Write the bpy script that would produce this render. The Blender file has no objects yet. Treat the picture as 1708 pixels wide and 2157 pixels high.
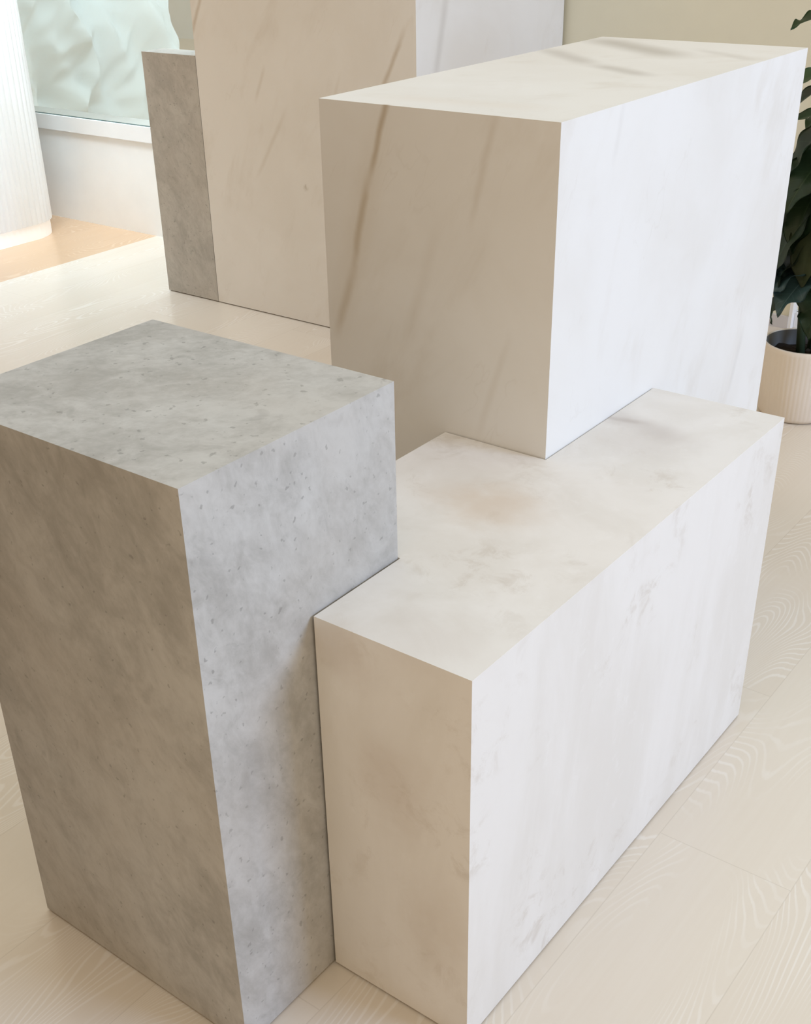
import bpy, bmesh, math, random
from mathutils import Vector, Matrix, noise as mnoise

sc = bpy.context.scene
col = sc.collection
PI = math.pi

# ------------------------------------------------------------------ camera
F_PX, PP_X, PP_Y, W_PX, H_PX = 2502.25, 810.863, 1205.563, 1708, 2157
yaw, pitch, roll = 0.6712, 0.5267, -0.0281
fwd = Vector((-math.sin(yaw) * math.cos(pitch), math.cos(yaw) * math.cos(pitch), -math.sin(pitch)))
right = Vector((math.cos(yaw), math.sin(yaw), 0))
up = right.cross(fwd)
r2 = right * math.cos(roll) + up * math.sin(roll)
u2 = up * math.cos(roll) - right * math.sin(roll)
cam_data = bpy.data.cameras.new('camera')
cam_data.sensor_fit = 'VERTICAL'
cam_data.sensor_height = 36
cam_data.lens = 36 * F_PX / H_PX
cam_data.shift_x = (W_PX / 2 - PP_X) / H_PX
cam_data.shift_y = (PP_Y - H_PX / 2) / H_PX
cam_data.clip_start = .05
cam = bpy.data.objects.new('camera', cam_data)
m = Matrix((r2, u2, -fwd)).transposed().to_4x4()
m.translation = Vector((0, 0, 1.6))
cam.matrix_world = m
col.objects.link(cam)
sc.camera = cam

# ------------------------------------------------------------------ light and exposure
sc.view_settings.view_transform = 'Standard'
sc.view_settings.look = 'None'
sc.view_settings.gamma = 1
sc.view_settings.use_curve_mapping = False
sc.view_settings.exposure = 0.0

world = bpy.data.worlds.new('world')
sc.world = world
world.use_nodes = True
wn, wl_ = world.node_tree.nodes, world.node_tree.links
wn.clear()
tc = wn.new('ShaderNodeTexCoord')
sep = wn.new('ShaderNodeSeparateXYZ')
mr = wn.new('ShaderNodeMapRange')
mr.inputs[1].default_value = .05
mr.inputs[2].default_value = .7
mix = wn.new('ShaderNodeMix')
mix.data_type = 'RGBA'
mix.inputs['A'].default_value = (.795, .605, .395, 1)      # warm glow of the room behind the camera
mix.inputs['B'].default_value = (.95, .95, .78, 1)       # overcast daylight beyond the back windows
bg = wn.new('ShaderNodeBackground')
bg.inputs[1].default_value = 1.0
wo = wn.new('ShaderNodeOutputWorld')
wl_.new(tc.outputs['Generated'], sep.inputs[0])
wl_.new(sep.outputs['Y'], mr.inputs[0])
wl_.new(mr.outputs[0], mix.inputs['Factor'])
wl_.new(mix.outputs['Result'], bg.inputs[0])
wl_.new(bg.outputs[0], wo.inputs[0])


def area(name, loc, target, sx, sy, power, color, spread=PI):
    d = bpy.data.lights.new(name, 'AREA')
    d.shape = 'RECTANGLE'
    d.size, d.size_y, d.energy, d.color, d.spread = sx, sy, power, color, spread
    o = bpy.data.objects.new(name, d)
    o.location = loc
    o.rotation_euler = (Vector(target) - Vector(loc)).to_track_quat('-Z', 'Y').to_euler()
    col.objects.link(o)
    return o


area('side_window_daylight', (4.72, 3.0, 2.75), (-.9, 1.2, .5), 1.7, 1.6, 250, (.45, .64, .98))
area('overhead_fill', (-1.2, 1.6, 3.6), (-1.2, 1.6, 0), 4.5, 4.0, 38, (.46, .74, 1.0))  # added overhead fill that brightens the tops, no known source
area('window_bay_fill', (-4.6, 3.6, 2.5), (-5.3, 4.2, .2), 1.0, .3, 23, (.70, .87, 1.0), math.radians(110))  # added fill that brightens the pillar and the wall under the sill
area('back_window_daylight', (-5.9, 6.4, 2.6), (-5.9, 4.3, 1.2), 4.0, 3.0, 78, (.70, .88, 1.0))

# ------------------------------------------------------------------ node helpers


class NT:
    def __init__(self, name, rough=.5, spec=.4):
        self.mat = bpy.data.materials.new(name)
        self.mat.use_nodes = True
        self.t = self.mat.node_tree
        self.n, self.l = self.t.nodes, self.t.links
        self.b = self.n['Principled BSDF']
        self.b.inputs['Roughness'].default_value = rough
        self.b.inputs['Specular IOR Level'].default_value = spec
        self._pos = None

    def put(self, sock, v):
        if isinstance(v, bpy.types.NodeSocket):
            self.l.new(v, sock)
        elif isinstance(v, (tuple, list)) and sock.type == 'RGBA' and len(v) == 3:
            sock.default_value = (*v, 1)
        else:
            sock.default_value = v

    @property
    def pos(self):
        if self._pos is None:
            self._pos = self.n.new('ShaderNodeTexCoord').outputs['Object']
        return self._pos

    def m(self, op, a, b=0., c=0.):
        n = self.n.new('ShaderNodeMath')
        n.operation = op
        self.put(n.inputs[0], a)
        self.put(n.inputs[1], b)
        self.put(n.inputs[2], c)
        return n.outputs[0]

    def v(self, op, a, b=(0, 0, 0), s=None):
        n = self.n.new('ShaderNodeVectorMath')
        n.operation = op
        self.put(n.inputs[0], a)
        self.put(n.inputs[1], b)
        if s is not None:
            self.put(n.inputs['Scale'], s)
        return n.outputs['Value'] if op in ('DOT_PRODUCT', 'LENGTH') else n.outputs[0]

    def xyz(self, v):
        n = self.n.new('ShaderNodeSeparateXYZ')
        self.put(n.inputs[0], v)
        return n.outputs[0], n.outputs[1], n.outputs[2]

    def comb(self, x, y, z):
        n = self.n.new('ShaderNodeCombineXYZ')
        for i, q in enumerate((x, y, z)):
            self.put(n.inputs[i], q)
        return n.outputs[0]

    def noise(self, vec, scale=5, detail=4, rough=.55, dist=0., color=False):
        n = self.n.new('ShaderNodeTexNoise')
        self.put(n.inputs['Vector'], vec)
        n.inputs['Scale'].default_value = scale
        n.inputs['Detail'].default_value = detail
        n.inputs['Roughness'].default_value = rough
        n.inputs['Distortion'].default_value = dist
        return n.outputs['Color' if color else 'Fac']

    def ss(self, x, lo, hi, a=0., b=1.):
        n = self.n.new('ShaderNodeMapRange')
        n.interpolation_type = 'SMOOTHSTEP'
        self.put(n.inputs[0], x)
        for i, q in zip((1, 2, 3, 4), (lo, hi, a, b)):
            self.put(n.inputs[i], q)
        return n.outputs[0]

    def mix(self, f, a, b, mode='MIX'):
        n = self.n.new('ShaderNodeMix')
        n.data_type = 'RGBA'
        n.blend_type = mode
        self.put(n.inputs['Factor'], f)
        self.put(n.inputs['A'], a)
        self.put(n.inputs['B'], b)
        return n.outputs['Result']

    def stretched(self, axis_dir, along, across):
        """coordinates compressed along a direction, so that noise becomes streaks running that way"""
        d = Vector(axis_dir).normalized()
        t = self.v('DOT_PRODUCT', self.pos, tuple(d))
        par = self.v('SCALE', tuple(d), s=self.m('MULTIPLY', t, along - across))
        per = self.v('SCALE', self.pos, s=across)
        return self.v('ADD', par, per)

    def vein(self, P, Q, width, warp=.02, warp_scale=6., soft_end=.3):
        """mask of a vein running from P to Q inside the stone (object coordinates)"""
        P, Q = Vector(P), Vector(Q)
        d = (Q - P)
        L = d.length
        d.normalize()
        wv = self.v('SUBTRACT', self.noise(self.pos, warp_scale, 4, .6, color=True), (.5, .5, .5))
        p = self.v('ADD', self.pos, self.v('SCALE', wv, s=warp))
        rel = self.v('SUBTRACT', p, tuple(P))
        t = self.v('DOT_PRODUCT', rel, tuple(d))
        tc_ = self.m('MINIMUM', self.m('MAXIMUM', t, 0), L)
        dist = self.v('LENGTH', self.v('SUBTRACT', rel, self.v('SCALE', tuple(d), s=tc_)))
        core = self.ss(dist, 0., width, 1., 0.)
        e = L * soft_end
        ends = self.m('MULTIPLY', self.ss(t, -.02, e), self.ss(t, L - e, L + .02, 1., 0.))
        return self.m('MULTIPLY', core, ends)

    def blob(self, c, r, warp=.12, warp_scale=9.):
        wv = self.v('SUBTRACT', self.noise(self.pos, warp_scale, 5, .6, color=True), (.5, .5, .5))
        p = self.v('ADD', self.pos, self.v('SCALE', wv, s=warp))
        q = self.v('DIVIDE', self.v('SUBTRACT', p, tuple(c)), tuple(r))
        return self.ss(self.v('LENGTH', q), .1, 1., 1., 0.)

    def color(self, c):
        self.put(self.b.inputs['Base Color'], c)

    def bump(self, h, strength=.1, dist=.002):
        n = self.n.new('ShaderNodeBump')
        n.inputs['Strength'].default_value = strength
        n.inputs['Distance'].default_value = dist
        self.put(n.inputs['Height'], h)
        self.l.new(n.outputs[0], self.b.inputs['Normal'])


def plain(name, c, rough=.6, spec=.3):
    t = NT(name, rough, spec)
    n = t.noise(t.pos, 9, 3, .5)
    t.color(t.mix(n, tuple(q * .965 for q in c), tuple(min(1, q * 1.035) for q in c)))
    return t.mat


def concrete(name, seed, light=(.54, .532, .51), dark=(.355, .343, .32)):
    t = NT(name, .55, .35)
    p0 = t.v('ADD', t.pos, (seed, seed * .7, seed * 1.3))
    t._pos = p0
    s = t.stretched((.45, .45, -.77), .5, 1.)
    cloud = t.noise(s, 5.5, 5, .62, .5)
    mott = t.noise(s, 20, 6, .68, .6)
    fine = t.noise(s, 95, 4, .6)
    f = t.m('ADD', t.m('MULTIPLY', cloud, .45), t.m('ADD', t.m('MULTIPLY', mott, .40), t.m('MULTIPLY', fine, .15)))
    c = t.mix(t.ss(f, .33, .63), dark, light)
    pat = t.ss(t.noise(s, 26, 4, .6, .8), .56, .74)
    c = t.mix(t.m('MULTIPLY', pat, .30), c, tuple(q * .72 for q in dark))
    pits = t.ss(t.noise(p0, 80, 2, .5), .655, .72)
    c = t.mix(t.m('MULTIPLY', pits, .5), c, tuple(q * .55 for q in dark))
    warm = t.ss(t.noise(p0, 3.2, 3, .5), .4, .7)
    c = t.mix(t.m('MULTIPLY', warm, .25), c, (.46, .41, .35))
    t.color(c)
    t.bump(f, .12, .002)
    return t.mat


def marble(name, seed, veins=(), blobs=(), base=(.80, .79, .765)):
    t = NT(name, .42, .35)
    pos0 = t.pos
    p0 = t.v('ADD', t.pos, (seed, seed * .7, seed * 1.3))
    t._pos = p0
    s = t.stretched((.40, .30, .87), .75, 4.2)
    st = t.noise(s, 1.9, 5, .6, .35)
    cloud = t.noise(p0, 3.0, 4, .55, .3)
    c = t.mix(t.ss(cloud, .35, .68), base, tuple(q * k for q, k in zip(base, (.955, .945, .93))))
    c = t.mix(t.m('MULTIPLY', t.ss(st, .52, .76), .30), c, (.60, .545, .47))
    s2 = t.stretched((.42, .30, .86), .5, 7.)
    thin = t.noise(s2, 2.3, 3, .55, .2)
    ridge = t.ss(t.m('ABSOLUTE', t.m('SUBTRACT', thin, .5)), 0., .018, 1., 0.)
    brk = t.ss(t.noise(p0, 5.5, 3, .6), .52, .7)
    c = t.mix(t.m('MULTIPLY', t.m('MULTIPLY', ridge, brk), .12), c, (.52, .46, .39))
    t._pos = pos0
    for P, Q, w, a, cc in veins:
        c = t.mix(t.m('MULTIPLY', t.vein(P, Q, w), a), c, cc)
    for cen, r, a, cc in blobs:
        c = t.mix(t.m('MULTIPLY', t.blob(cen, r), a), c, cc)
    t.color(c)
    return t.mat


def travertine(name, blobs=(), veins=()):
    t = NT(name, .5, .35)
    s = t.stretched((.1, .1, 1), .45, 1.6)
    cloud = t.noise(s, 4.2, 5, .6, .4)
    mott = t.noise(t.pos, 16, 6, .7, .5)
    c = t.mix(t.ss(cloud, .36, .68), (.785, .758, .72), (.73, .698, .65))
    patch = t.m('MULTIPLY', t.ss(mott, .50, .68), t.ss(t.noise(t.pos, 4.6, 3, .5), .46, .66))
    c = t.mix(t.m('MULTIPLY', patch, .5), c, (.56, .50, .43))
    lightp = t.ss(t.noise(t.pos, 22, 5, .7, .4), .58, .70)
    c = t.mix(t.m('MULTIPLY', lightp, .22), c, (.84, .825, .80))
    for P, Q, w, a, cc in veins:
        c = t.mix(t.m('MULTIPLY', t.vein(P, Q, w, .05), a), c, cc)
    for cen, r, a, cc in blobs:
        c = t.mix(t.m('MULTIPLY', t.blob(cen, r), a), c, cc)
    t.color(c)
    return t.mat


PW, PL, PX0 = .2585, 1.8, -.408


def oak(name, light, dark, line):
    t = NT(name, .24, .8)
    x, y, z = t.xyz(t.pos)
    u = t.m('DIVIDE', t.m('SUBTRACT', x, PX0), PW)
    k = t.m('FLOOR', u)
    fu = t.m('SUBTRACT', u, k)
    off = t.m('ADD', t.m('MULTIPLY', k, .545), -1.125)
    vv = t.m('DIVIDE', t.m('ADD', y, off), PL)
    j = t.m('FLOOR', vv)
    fv = t.m('SUBTRACT', vv, j)
    seed = t.m('ADD', t.m('MULTIPLY', k, 7.31), t.m('MULTIPLY', j, 3.77))
    wn_ = t.n.new('ShaderNodeTexWhiteNoise')
    wn_.noise_dimensions = '1D'
    t.put(wn_.inputs['W'], seed)
    rnd = wn_.outputs['Value']
    grain = t.noise(t.comb(t.m('MULTIPLY', x, 60.), t.m('MULTIPLY', y, 2.2), seed), 1.6, 4, .6)
    # cathedral figure: contour lines of a noise drawn out along the plank
    q = t.comb(t.m('MULTIPLY', x, 3.6), t.m('MULTIPLY', y, .85), seed)
    field = t.noise(q, 1.25, 1.4, .4, .12)
    rings = t.m('SINE', t.m('ADD', t.m('MULTIPLY', field, 400.), t.m('MULTIPLY', grain, 2.2)))
    ringl = t.ss(rings, .35, 1.)
    fade = t.ss(t.noise(t.comb(t.m('MULTIPLY', x, 4.), t.m('MULTIPLY', y, 1.3), t.m('ADD', seed, 40.)), 1.3, 2, .5), .42, .62)
    tone = t.m('ADD', t.m('MULTIPLY', grain, .55), t.m('MULTIPLY', rnd, .45))
    c = t.mix(tone, light, dark)
    c = t.mix(t.m('MULTIPLY', t.m('MULTIPLY', ringl, fade), .55), c, line)
    ex = t.m('MULTIPLY', t.m('MINIMUM', fu, t.m('SUBTRACT', 1., fu)), PW)
    ey = t.m('MULTIPLY', t.m('MINIMUM', fv, t.m('SUBTRACT', 1., fv)), PL)
    gap = t.ss(t.m('MINIMUM', ex, ey), .0003, .0016, 1., 0.)
    c = t.mix(t.m('MULTIPLY', gap, .22), c, (.36, .30, .23))
    t.color(c)
    t.bump(t.m('SUBTRACT', grain, gap), .06, .001)
    return t.mat


# ------------------------------------------------------------------ object helpers

def link(name, bm, mat, parent=None, smooth=False):
    me = bpy.data.meshes.new(name)
    bm.normal_update()
    bm.to_mesh(me)
    bm.free()
    if smooth:
        for p in me.polygons:
            p.use_smooth = True
    o = bpy.data.objects.new(name, me)
    me.materials.append(mat)
    col.objects.link(o)
    if parent:
        o.parent = parent
    return o


def box(bm, x0, x1, y0, y1, z0, z1):
    vs = [bm.verts.new(p) for p in ((x0, y0, z0), (x1, y0, z0), (x1, y1, z0), (x0, y1, z0),
                                    (x0, y0, z1), (x1, y0, z1), (x1, y1, z1), (x0, y1, z1))]
    for f in ((3, 2, 1, 0), (4, 5, 6, 7), (0, 1, 5, 4), (1, 2, 6, 5), (2, 3, 7, 6), (3, 0, 4, 7)):
        bm.faces.new([vs[i] for i in f])


def prism(bm, pts, z0, z1):
    a = [bm.verts.new((x, y, z0)) for x, y in pts]
    b = [bm.verts.new((x, y, z1)) for x, y in pts]
    n = len(pts)
    bm.faces.new(a[::-1])
    bm.faces.new(b)
    for i in range(n):
        bm.faces.new((a[i], a[(i + 1) % n], b[(i + 1) % n], b[i]))


def bevel(bm, w=.0015, seg=2):
    bmesh.ops.bevel(bm, geom=[e for e in bm.edges if e.calc_face_angle(0) > .5], offset=w, segments=seg,
                    profile=.5, affect='EDGES')


def struct(name, boxes, mat, bev=0):
    bm = bmesh.new()
    for b in boxes:
        box(bm, *b)
    if bev:
        bevel(bm, bev)
    o = link(name, bm, mat)
    o['kind'] = 'structure'
    return o


def empty(name, loc, label, cat, group=None):
    o = bpy.data.objects.new(name, None)
    o.location = loc
    o['label'], o['category'] = label, cat
    if group:
        o['group'] = group
    col.objects.link(o)
    return o


# ------------------------------------------------------------------ the setting
YW, YB, XJ, XR = 4.27, 4.65, -3.79, -1.575     # window wall, recessed wall, jog, end of the recessed wall
oak_pale = oak('pale_oak_planks', (.745, .687, .597), (.685, .61, .512), (.83, .80, .75))
oak_glow = oak('glow_tinted_oak_planks', (.64, .45, .29), (.60, .41, .255), (.72, .54, .37))  # warm glow on the floor by the pillar, put into the plank colour
white_paint = plain('white_paint', (.89, .89, .88))
cream_paint = plain('cream_paint', (.80, .77, .62))
trim_white = plain('white_gloss_trim', (.86, .86, .86), .35, .5)
skirting = plain('grey_skirting', (.62, .60, .60), .5, .4)

bm = bmesh.new()
vs = [bm.verts.new(p) for p in ((-4.875, -3, 0), (5, -3, 0), (5, 8, 0), (-4.875, 8, 0))]
bm.faces.new(vs)
o = link('floor', bm, oak_pale)
o['kind'] = 'structure'
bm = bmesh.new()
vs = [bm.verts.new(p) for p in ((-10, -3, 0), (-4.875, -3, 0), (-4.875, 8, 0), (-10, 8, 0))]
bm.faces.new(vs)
o = link('floor_left', bm, oak_glow)
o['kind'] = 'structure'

# back wall with the window opening (x -8..-4.05, z .545..2.7)
WX0, WX1, WZ0, WZ1 = -8.0, -3.98, .545, 2.7
struct('wall_back', [(-10, WX0, YW, YW + .18, 0, 3.2), (WX1, XJ, YW, YW + .18, 0, 3.2),
                     (WX0, WX1, YW, YW + .18, 0, WZ0), (WX0, WX1, YW, YW + .18, WZ1, 3.2)], white_paint)
struct('wall_recess', [(XJ - .12, XR - .004, YB, YB + .15, 0, 3.2)], cream_paint)
struct('baseboard_back', [(-2.66, XR - .004, YB - .014, YB, 0, .05)], skirting)
struct('trim_1', [(WX0 - .03, WX1 + .03, YW - .014, YW, .478, .553)], trim_white, .003)
struct('trim_2', [(XR - .004, XR + .008, YB - .012, YB + .16, 0, 2.6)], trim_white, .002)

glass = NT('window_glass', .02, .5)
glass.color((.95, .99, .985))
glass.b.inputs['Transmission Weight'].default_value = 1
glass.b.inputs['IOR'].default_value = 1.05
edge = plain('dark_green_gasket', (.20, .30, .30), .4)
win = empty('window_1', ((WX0 + WX1) / 2, YW, WZ0), '', '')
del win['label'], win['category']
win['kind'] = 'structure'


def at(o):
    o.matrix_parent_inverse = Matrix.Translation(-o.parent.location)
    return o


bm = bmesh.new()
box(bm, WX0, WX1, YW + .016, YW + .024, WZ0 + .007, WZ1)
at(link('pane', bm, glass.mat, win))
bm = bmesh.new()
box(bm, WX0, WX1, YW + .012, YW + .028, WZ0 + .001, WZ0 + .007)
at(link('gasket', bm, edge, win))

door = empty('door_1', (XR + .6, YB, 0), '', '')
del door['label'], door['category']
door['kind'] = 'structure'
bm = bmesh.new()
box(bm, XR + .009, XR + 1.1, YB + .04, YB + .05, .06, 2.4)
at(link('pane', bm, glass.mat, door))
bm = bmesh.new()
box(bm, XR + .009, XR + 1.1, YB + .02, YB + .07, .0, .06)
box(bm, XR + .009, XR + 1.1, YB + .02, YB + .07, 2.4, 2.47)
at(link('door_frame', bm, trim_white, door))

# added light blocker beside the camera, unseen: it keeps light off the front of the grey plinth
struct('light_blocker', [(-3.6, -1.3, -.12, -.05, 0, 3.1)], plain('dark_blocker_panel', (.22, .13, .07)))

# side wall with its big window, the source of the daylight (outside the frame)
struct('wall_right', [(5, 5.15, -3, .9, 0, 3.9), (5, 5.15, 5.1, 8, 0, 3.9), (5, 5.15, .9, 5.1, 0, .9)], white_paint)

# outdoors: a pale pavement and a pale facade across the street
pav = plain('pale_pavement', (.72, .76, .78))
struct('pavement', [(-14, 6, 8, 14, -.1, 0)], pav)
struct('facade', [(-14, 6, 11, 11.2, 0, 5)], plain('pale_blue_render', (.72, .80, .88)))

# plastic sheet hung outside the window
t = NT('milky_plastic_sheet', .45, .4)
t.color((.80, .84, .83))
tr = t.n.new('ShaderNodeBsdfTranslucent')
tr.inputs[0].default_value = (.84, .88, .88, 1)
ms = t.n.new('ShaderNodeMixShader')
ms.inputs[0].default_value = .55
t.l.new(t.b.outputs[0], ms.inputs[1])
t.l.new(tr.outputs[0], ms.inputs[2])
t.l.new(ms.outputs[0], t.n['Material Output'].inputs[0])
bm = bmesh.new()
NX, NZ = 150, 110
grid = []
for iz in range(NZ + 1):
    row = []
    for ix in range(NX + 1):
        z = .02 + 2.4 * iz / NZ
        xr = -5.30 + .45 * (z - .42) + .02 * math.sin(z * 9)       # the free edge leans outward
        x = -7.6 + (xr + 7.6) * ix / NX
        a = x * .8 - z * .9
        b = x * 1.1 + z * .55
        d = .05 * abs(mnoise.noise((a * 3.2, b * .9, 1.3))) + .035 * mnoise.noise((a * 1.1, b * 4.5, 5.1)) \
            + .018 * abs(mnoise.noise((a * 7, b * 5, 9.))) + .03 * mnoise.noise((x * 2, z * 2, 3))
        row.append(bm.verts.new((x, 4.72 - d * 3.2, z)))
    grid.append(row)
for iz in range(NZ):
    for ix in range(NX):
        bm.faces.new((grid[iz][ix], grid[iz][ix + 1], grid[iz + 1][ix + 1], grid[iz + 1][ix]))
o = link('plastic_sheet', bm, t.mat, smooth=True)
o['label'] = 'milky translucent plastic sheet hanging in folds outside the back window'
o['category'] = 'plastic sheet'

# ------------------------------------------------------------------ the plinths
A_, GX0, GY0, GY1, GZ = -.9707, -1.4674, .8357, 1.2547, .9894
LB, LC, LD, LZ, LE = -.6962, 1.0514, 2.1074, .7030, -1.1869
WY, WX, WB_, WZ = 1.6904, -1.4622, 2.7189, 1.2722
shadow = plain('dark_contact_shadow', (.10, .09, .08), .8)  # dark strip that stands for the contact shadow under each plinth
GAP = .0022
STRIP_H = .004


def plinth(name, pts, h, mat, label, strip_inset=.006):
    cx = sum(p[0] for p in pts) / len(pts)
    cy = sum(p[1] for p in pts) / len(pts)
    e = empty(name, (cx, cy, 0), label, 'plinth')
    bm = bmesh.new()
    prism(bm, [(x - cx, y - cy) for x, y in pts], STRIP_H, h)
    bevel(bm, .0014)
    link('body', bm, mat(cx, cy), e)
    xs, ys = [p[0] for p in pts], [p[1] for p in pts]
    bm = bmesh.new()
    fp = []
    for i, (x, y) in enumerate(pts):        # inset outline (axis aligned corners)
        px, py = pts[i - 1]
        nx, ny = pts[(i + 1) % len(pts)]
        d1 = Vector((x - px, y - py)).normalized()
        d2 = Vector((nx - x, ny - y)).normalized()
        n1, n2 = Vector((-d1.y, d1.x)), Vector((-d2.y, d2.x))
        q = Vector((x, y)) + (n1 + n2) * strip_inset
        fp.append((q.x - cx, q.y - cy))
    prism(bm, fp, 0, STRIP_H + .0005)
    f = link('contact_strip', bm, shadow, e)
    f['label'] = 'thin dark strip drawn as the contact shadow'
    return e


def rect(x0, x1, y0, y1):
    return [(x0, y0), (x1, y0), (x1, y1), (x0, y1)]


def rel(p, cx, cy):
    return (p[0] - cx, p[1] - cy, p[2])


BR, GB = (.50, .42, .32), (.58, .555, .52)


def mat_W(cx, cy):
    R = lambda *p: rel(p, cx, cy)
    y = WY
    vs = [(R(-1.300, y, 1.31), R(-1.353, y, 1.139), .011, .85, BR),
          (R(-1.353, y, 1.16), R(-1.400, y, .965), .013, .75, BR),
          (R(-1.395, y, .99), R(-1.445, y, .84), .016, .5, BR),
          (R(-1.31, y, 1.28), R(-1.46, y, .80), .05, .22, (.60, .52, .40)),
          (R(-1.085, y, 1.30), R(-1.14, y, 1.08), .012, .26, BR),
          (R(-1.05, y, .92), R(-1.12, y, .70), .012, .16, BR),
          (R(-1.20, y, 1.10), R(-1.28, y, .85), .02, .12, BR),
          (R(-1.49, 2.478, WZ), R(-1.23, 2.275, WZ), .045, .95, GB),
          (R(-1.25, 2.29, WZ), R(-1.07, 2.19, WZ), .04, .95, GB),
          (R(-1.50, 2.70, WZ), R(-1.11, 2.445, WZ), .075, 1.0, (.54, .515, .475)),
          (R(-1.18, 2.60, WZ), R(-.98, 2.48, WZ), .03, .45, GB),
          (R(-1.40, 1.76, WZ), R(-1.02, 1.79, WZ), .05, .16, (.70, .58, .46)),
          (R(A_, 2.56, .70), R(A_, 2.52, .56), .016, .3, GB),
          (R(A_, 1.895, 1.28), R(A_, 1.87, 1.18), .014, .18, GB)]
    return marble('white_marble_with_brown_vein', 3.1, vs)


def mat_B2(cx, cy):
    R = lambda *p: rel(p, cx, cy)
    y = 3.6211
    vs = [(R(-3.69, y, 1.27), R(-3.79, y, 1.08), .014, .6, BR),
          (R(-2.72, y, 1.16), R(-2.87, y, .86), .016, .6, BR),
          (R(-3.29, y, .86), R(-3.50, y, .55), .016, .24, BR),
          (R(-3.40, y, 1.0), R(-3.46, y, .86), .013, .25, BR),
          (R(-3.02, y, 1.0), R(-3.12, y, .70), .012, .22, BR),
          (R(-2.672, 3.815, 1.30), R(-2.672, 3.72, .92), .03, .55, GB)]
    bl = [(R(-3.224, y, .561), (.016, .05, .016), .55, (.42, .37, .30))]
    return marble('white_marble_with_fine_veins', 7.7, vs, bl)


def mat_L(cx, cy):
    R = lambda *p: rel(p, cx, cy)
    vs = [(R(-1.02, 1.955, LZ), R(-.80, 1.90, LZ), .05, .45, (.50, .45, .41)),
          (R(-1.00, 1.93, LZ), R(-.90, 1.94, LZ), .018, .5, (.42, .36, .32))]
    bl = [(R(-.965, 1.485, LZ), (.15, .11, .06), .62, (.62, .51, .40)),
          (R(-.86, 1.86, LZ), (.14, .12, .06), .30, (.52, .46, .41)),
          (R(-.80, 1.11, LZ), (.14, .10, .05), .25, (.58, .51, .45)),
          (R(-.83, LC, .45), (.10, .05, .13), .35, (.55, .46, .38)),
          (R(-.93, LC, .66), (.10, .05, .06), .30, (.55, .46, .38)),
          (R(-.76, LC, .22), (.08, .05, .16), .28, (.55, .46, .38))]
    return travertine('pale_travertine', bl, vs)


plinth('concrete_plinth', rect(GX0, A_, GY0, GY1), GZ, lambda x, y: concrete('grey_concrete', 2.3),
       'large grey concrete-look plinth in front, tall and square, touching the low beige block')
plinth('travertine_plinth',
       [(A_ + GAP * 2, LC), (LB, LC), (LB, LD), (A_ + GAP, LD), (A_ + GAP, WY - GAP), (LE, WY - GAP), (LE, GY1 + .001),
        (A_ + GAP * 2, GY1 + .001)],
       LZ, mat_L, 'long low beige stone-look plinth, lowest of the group, on the oak floor at the front')
plinth('marble_plinth', rect(WX, A_, WY, WB_), WZ, mat_W,
       'wide white marble plinth with one strong brown vein, standing behind the low beige block')
plinth('tall_marble_plinth', rect(-3.775, -2.672, 3.6211, YB - .02), 1.95, mat_B2,
       'tallest white marble plinth with faint veins, against the back wall behind the other plinths')
plinth('narrow_concrete_plinth', rect(-4.094, -3.778, 3.6211, 3.745), 1.0125,
       lambda x, y: concrete('brown_grey_concrete', 9.4, (.54, .525, .49), (.385, .37, .34)),
       'narrow grey concrete-look slab beside the tall marble plinth under the window')

# ------------------------------------------------------------------ fluted column at the left


def rounded(x0, x1, y0, y1, r, flute=0., pitch_=.034, steps=7):
    """rounded rectangle outline, counter-clockwise, with scalloped fluting"""
    path = []
    for cx, cy, a0 in ((x1 - r, y0 + r, -PI / 2), (x1 - r, y1 - r, 0), (x0 + r, y1 - r, PI / 2), (x0 + r, y0 + r, PI)):
        for i in range(25):
            a = a0 + PI / 2 * i / 24
            path.append((cx + r * math.cos(a), cy + r * math.sin(a), math.cos(a), math.sin(a)))
    path.append(path[0])
    lens = [0.]
    for p, q in zip(path, path[1:]):
        lens.append(lens[-1] + math.hypot(q[0] - p[0], q[1] - p[1]))
    n = int(lens[-1] / pitch_) * steps if flute else 120
    out, k = [], 0
    for i in range(n):
        s = lens[-1] * i / n
        while lens[k + 1] < s:
            k += 1
        f = (s - lens[k]) / max(1e-9, lens[k + 1] - lens[k])
        p, q = path[k], path[k + 1]
        x, y, nx, ny = (p[j] + (q[j] - p[j]) * f for j in range(4))
        d = flute * (abs(math.sin(PI * i / steps)) - 1) if flute else 0
        out.append((x + nx * d, y + ny * d))
    return out


flut = plain('white_fluted_panel', (.86, .86, .86), .5, .3)
col_e = empty('fluted_column', (-5.9, 3.5, 0), 'white fluted pillar with a rounded corner and smooth base at the left by the window',
              'column')
bm = bmesh.new()
prism(bm, rounded(-.55, .535, -.75, .57, .2), 0, .078)
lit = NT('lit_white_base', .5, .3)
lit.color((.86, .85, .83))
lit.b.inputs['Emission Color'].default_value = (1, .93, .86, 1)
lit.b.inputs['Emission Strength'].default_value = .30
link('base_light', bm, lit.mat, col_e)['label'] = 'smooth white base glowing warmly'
bm = bmesh.new()
prism(bm, rounded(-.56, .545, -.76, .58, .2, .007), .078, 3.1)
link('fluted_body', bm, flut, col_e)

# warm downlight in the corner between the pillar and the window wall
d = bpy.data.lights.new('corner_downlight', 'SPOT')
d.energy, d.color, d.spot_size, d.spot_blend, d.shadow_soft_size = 38, (1, .80, .56), math.radians(40), .9, .05
o = bpy.data.objects.new('corner_downlight', d)
o.location = (-5.15, 4.0, 2.6)
o.rotation_euler = (0, math.radians(2), 0)
col.objects.link(o)

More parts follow.
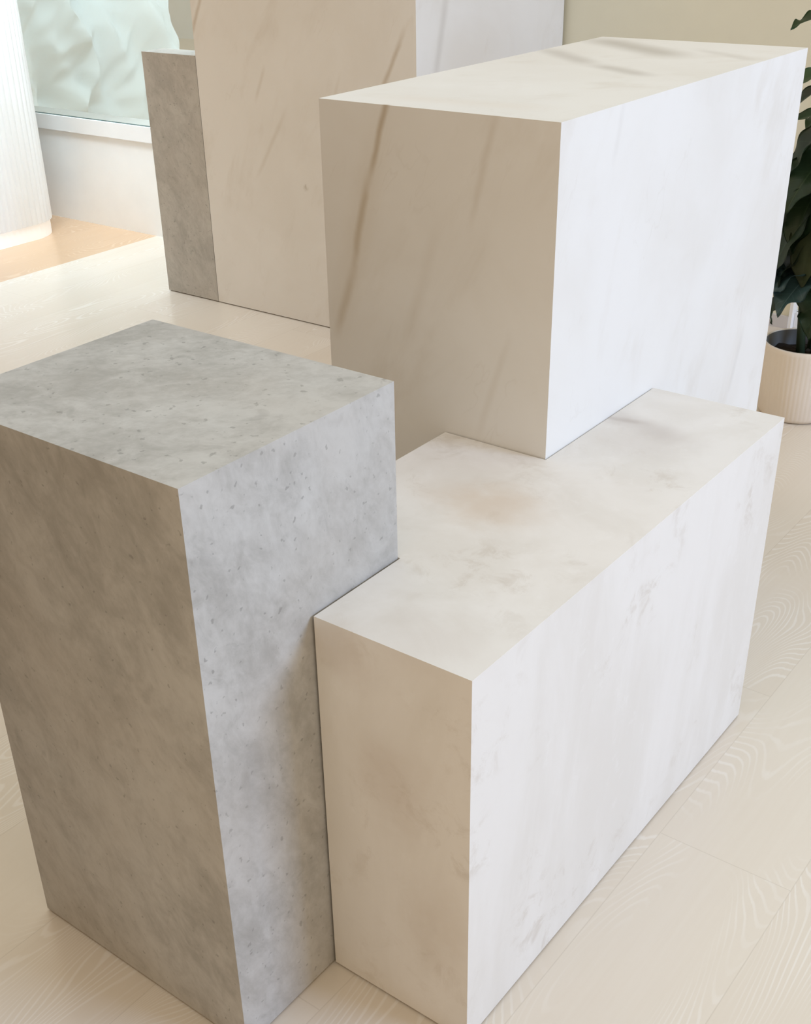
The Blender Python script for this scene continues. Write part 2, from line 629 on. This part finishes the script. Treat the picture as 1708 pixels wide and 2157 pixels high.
# ------------------------------------------------------------------ potted plant
rng = random.Random(5)
PXc, PYc = -1.235, 3.825
plant = empty('potted_plant', (PXc, PYc, 0), 'dark green leafy plant in a ribbed beige pot at the right edge of the picture', 'plant')
pot_m = plain('beige_ceramic', (.78, .70, .60), .5, .35)
bm = bmesh.new()
prof = [(.098, 0, 0), (.114, .004, .2), (.123, .018, 1), (.129, .13, 1), (.134, .235, 1), (.1345, .248, .0), (.132, .252, 0),
        (.126, .252, 0), (.1235, .245, 0), (.121, .15, 0), (.10, .14, 0)]
N = 336
rings_ = []
for r_, z_, rib in prof:
    ring = []
    for i in range(N):
        a = 2 * PI * i / N
        q = r_ - .0007 * rib * (1 - abs(math.sin(a * 28)))
        ring.append(bm.verts.new((q * math.cos(a), q * math.sin(a), z_)))
    rings_.append(ring)
for ra, rb in zip(rings_, rings_[1:]):
    for i in range(N):
        bm.faces.new((ra[i], ra[(i + 1) % N], rb[(i + 1) % N], rb[i]))
bm.faces.new(rings_[0][::-1])
pot = link('pot', bm, pot_m, plant, True)
pot['label'] = 'ribbed beige pot'
bm = bmesh.new()
cen = bm.verts.new((0, 0, .216))
ring = []
for rr in (.04, .08, .1175):
    ring.append([bm.verts.new((rr * math.cos(2 * PI * i / 40), rr * math.sin(2 * PI * i / 40), .213 + rng.uniform(-.006, .006) - rr * .08))
                 for i in range(40)])
for i in range(40):
    bm.faces.new((cen, ring[0][i], ring[0][(i + 1) % 40]))
    for a, b in zip(ring, ring[1:]):
        bm.faces.new((a[i], b[i], b[(i + 1) % 40], a[(i + 1) % 40]))
link('soil', bm, plain('dark_soil', (.035, .028, .022), .9, .1), plant)


bm = bmesh.new()
rows = [[bm.verts.new((r_ * math.cos(2 * PI * i / 64), r_ * math.sin(2 * PI * i / 64), z_)) for i in range(64)]
        for r_, z_ in ((.119, .16), (.1232, .2505), (.1215, .2505), (.117, .16))]
for a, b in zip(rows, rows[1:]):
    for i in range(64):
        bm.faces.new((a[i], a[(i + 1) % 64], b[(i + 1) % 64], b[i]))
ln_ = link('inside_shade_ring', bm, plain('pot_inside_shade', (.10, .10, .095), .5, .3), plant, True)  # shade on the pot's inner wall, made as a dark ring
ln_['label'] = 'dark ring drawn as the shade inside the pot'


def tube(bm, pts, r0, r1, n=8):
    rows = []
    for i, p in enumerate(pts):
        p = Vector(p)
        a = Vector(pts[max(0, i - 1)])
        b = Vector(pts[min(len(pts) - 1, i + 1)])
        d = (b - a).normalized()
        s = d.orthogonal().normalized()
        w = d.cross(s)
        r = r0 + (r1 - r0) * i / (len(pts) - 1)
        rows.append([bm.verts.new(p + s * r * math.cos(2 * PI * k / n) + w * r * math.sin(2 * PI * k / n)) for k in range(n)])
    for a, b in zip(rows, rows[1:]):
        for k in range(n):
            bm.faces.new((a[k], a[(k + 1) % n], b[(k + 1) % n], b[k]))
    bm.faces.new(rows[0][::-1])
    bm.faces.new(rows[-1])


stem_m = plain('dark_green_stem', (.035, .055, .03), .5, .3)
trunks = [[(-.005, -.01, .19), (-.02, -.01, .33), (-.035, -.01, .50), (-.03, .0, .75), (-.01, .01, 1.0), (.0, .0, 1.25)],
          [(.03, .0, .19), (.045, -.005, .33), (.06, .0, .55), (.09, .0, .80), (.11, .0, 1.05)],
          [(.0, .05, .19), (.01, .08, .4), (.03, .11, .7), (.03, .12, .95)]]
for tr_, r0 in zip(trunks, (.0155, .012, .011)):
    bm = bmesh.new()
    tube(bm, tr_, r0, .005, 10)
    link('stem', bm, stem_m, plant, True)


def leaf_mat(name, c, vein_c, rough):
    t = NT(name, rough, .5)
    uvn = t.n.new('ShaderNodeUVMap')
    u, v, _ = t.xyz(uvn.outputs[0])
    au = t.m('ABSOLUTE', u)
    mid = t.ss(au, .0, .05, 1., 0.)
    side = t.m('ABSOLUTE', t.m('SINE', t.m('MULTIPLY', t.m('SUBTRACT', v, t.m('MULTIPLY', au, .22)), 22.)))
    sv = t.m('MULTIPLY', t.ss(side, 0., .13, 1., 0.), .55)
    mask = t.m('MAXIMUM', mid, sv)
    cl = t.mix(t.noise(t.pos, 14, 3, .5), tuple(q * .7 for q in c), tuple(q * 1.35 for q in c))
    t.color(t.mix(t.m('MULTIPLY', mask, .6), cl, vein_c))
    return t.mat


LM = [leaf_mat('dark_leaf', (.034, .066, .030), (.10, .16, .085), .36),
      leaf_mat('mid_leaf', (.075, .145, .055), (.08, .13, .06), .42),
      leaf_mat('olive_leaf', (.085, .105, .05), (.07, .09, .045), .45),
      leaf_mat('bluish_leaf', (.07, .13, .13), (.25, .36, .36), .28)]


def leaf_mesh(length, width, wavy, lobes, curl, fold):
    """heart shaped blade with midrib fold, waved margin; runs along +Y from its stalk"""
    bm = bmesh.new()
    uvl = bm.loops.layers.uv.new('UVMap')
    NV, NU = 26, 6
    g = []
    for iv in range(NV + 1):
        v = iv / NV
        w = width * .5 * (math.sin(PI * min(1, (v * .93 + .07)) ** .72)) ** .85
        w *= 1 + lobes * math.sin(v * 30)
        row = []
        for iu in range(-NU, NU + 1):
            u = iu / NU
            x = u * w
            y = v * length - (.16 * length * (abs(u) ** 1.5) * (1 - v) ** 2)
            z = fold * abs(x) - curl * (v ** 2) * length + wavy * (abs(u) ** 2) * math.sin(v * 17 + (1.2 if u > 0 else 0)) * width
            row.append((bm.verts.new((x, y, z)), u, v))
        g.append(row)
    for a, b in zip(g, g[1:]):
        for i in range(2 * NU):
            q = (a[i], a[i + 1], b[i + 1], b[i])
            f = bm.faces.new([k[0] for k in q])
            f.smooth = True
            for lp, k in zip(f.loops, q):
                lp[uvl].uv = (k[1], k[2])
    geom = bm.faces[:]
    r = bmesh.ops.solidify(bm, geom=geom, thickness=.0012)
    return bm


def add_leaf(base, az, pitch_deg, length, width, mi, wavy=.05, lobes=0., curl=.25, fold=.25, rollr=0., stalk_from=None):
    bm = leaf_mesh(length, width, wavy, lobes, curl, fold)
    o = link('leaf', bm, LM[mi], plant)
    for p in o.data.polygons:
        p.use_smooth = True
    o.matrix_local = (Matrix.Translation(base) @ Matrix.Rotation(az, 4, 'Z') @ Matrix.Rotation(math.radians(pitch_deg), 4, 'X')
                      @ Matrix.Rotation(rollr, 4, 'Y'))
    if stalk_from:
        a, b = Vector(stalk_from), Vector(base)
        md = (a + b) / 2 + Vector((0, 0, .02))
        s = bmesh.new()
        tube(s, [a, a.lerp(md, .5) + Vector((0, 0, .006)), md, md.lerp(b, .6), b], .0042, .0026, 6)
        link('leaf_stalk', s, stem_m, plant, True)


# hand placed leaves on the side seen in the photograph; azimuth: the blade points along (-sin, cos)
TO_CAM = math.radians(158)     # towards the viewer
LEFT = math.radians(125)       # viewer's left
def stem_at(z, k=0):
    t_ = trunks[k]
    for a, b in zip(t_, t_[1:]):
        if a[2] <= z <= b[2]:
            return Vector(a).lerp(Vector(b), (z - a[2]) / (b[2] - a[2]))
    return Vector(t_[-1])


spec = [  # base (x, y, z) about the pot centre, azimuth, pitch, length, width, material, wavy, lobes
    ((-.04, -.01, 1.32), LEFT, -62, .19, .12, 1, .02, 0),
    ((-.05, -.01, 1.08), LEFT + .2, -8, .15, .11, 1, .03, 0),
    ((-.05, -.04, 1.04), LEFT - .2, -30, .15, .13, 0, .03, 0),
    ((-.02, -.03, .965), LEFT + .1, 2, .15, .10, 1, .03, 0),
    ((-.03, -.03, .93), LEFT - .1, -48, .20, .17, 0, .04, 0),
    ((-.02, -.05, .84), TO_CAM, -35, .19, .16, 0, .04, 0),
    ((-.05, -.03, .79), LEFT, -40, .19, .16, 0, .05, 0),
    ((-.02, -.05, .75), LEFT + .4, -58, .20, .17, 0, .04, 0),
    ((-.05, -.05, .66), LEFT + .1, -55, .22, .20, 0, .03, 0),
    ((.02, -.08, .66), TO_CAM, -62, .20, .16, 2, .03, 0),
    ((-.04, -.04, .56), LEFT - .1, -50, .20, .19, 0, .05, .03),
    ((-.03, -.05, .515), LEFT + .2, -28, .17, .17, 3, .08, .05),
    ((.01, -.06, .50), TO_CAM - .1, -30, .17, .17, 3, .08, .05),
    ((-.06, -.03, .475), LEFT - .1, -58, .17, .13, 0, .09, .09),
    ((.05, -.05, .46), TO_CAM + .2, -58, .17, .13, 0, .09, .09),
]
for b, az, pt, ln, wd, mi, wv, lb in spec:
    add_leaf(b, az, pt, ln, wd, mi, wv, lb, stalk_from=tuple(stem_at(b[2] - .05)))
# the rest of the crown, to the right and behind
for i in range(24):
    k = i % 3
    z = .50 + .75 * rng.random()
    s0 = stem_at(z - .04, k)
    az = rng.uniform(-2.2, 1.9) - .3
    b = s0 + Vector((-math.sin(az), math.cos(az), 0)) * rng.uniform(.04, .09) + Vector((0, 0, .03))
    add_leaf(tuple(b), az, rng.uniform(-60, 5), rng.uniform(.14, .21), rng.uniform(.11, .17), rng.choice((0, 0, 0, 1, 2)),
             .05, .0, stalk_from=tuple(s0))
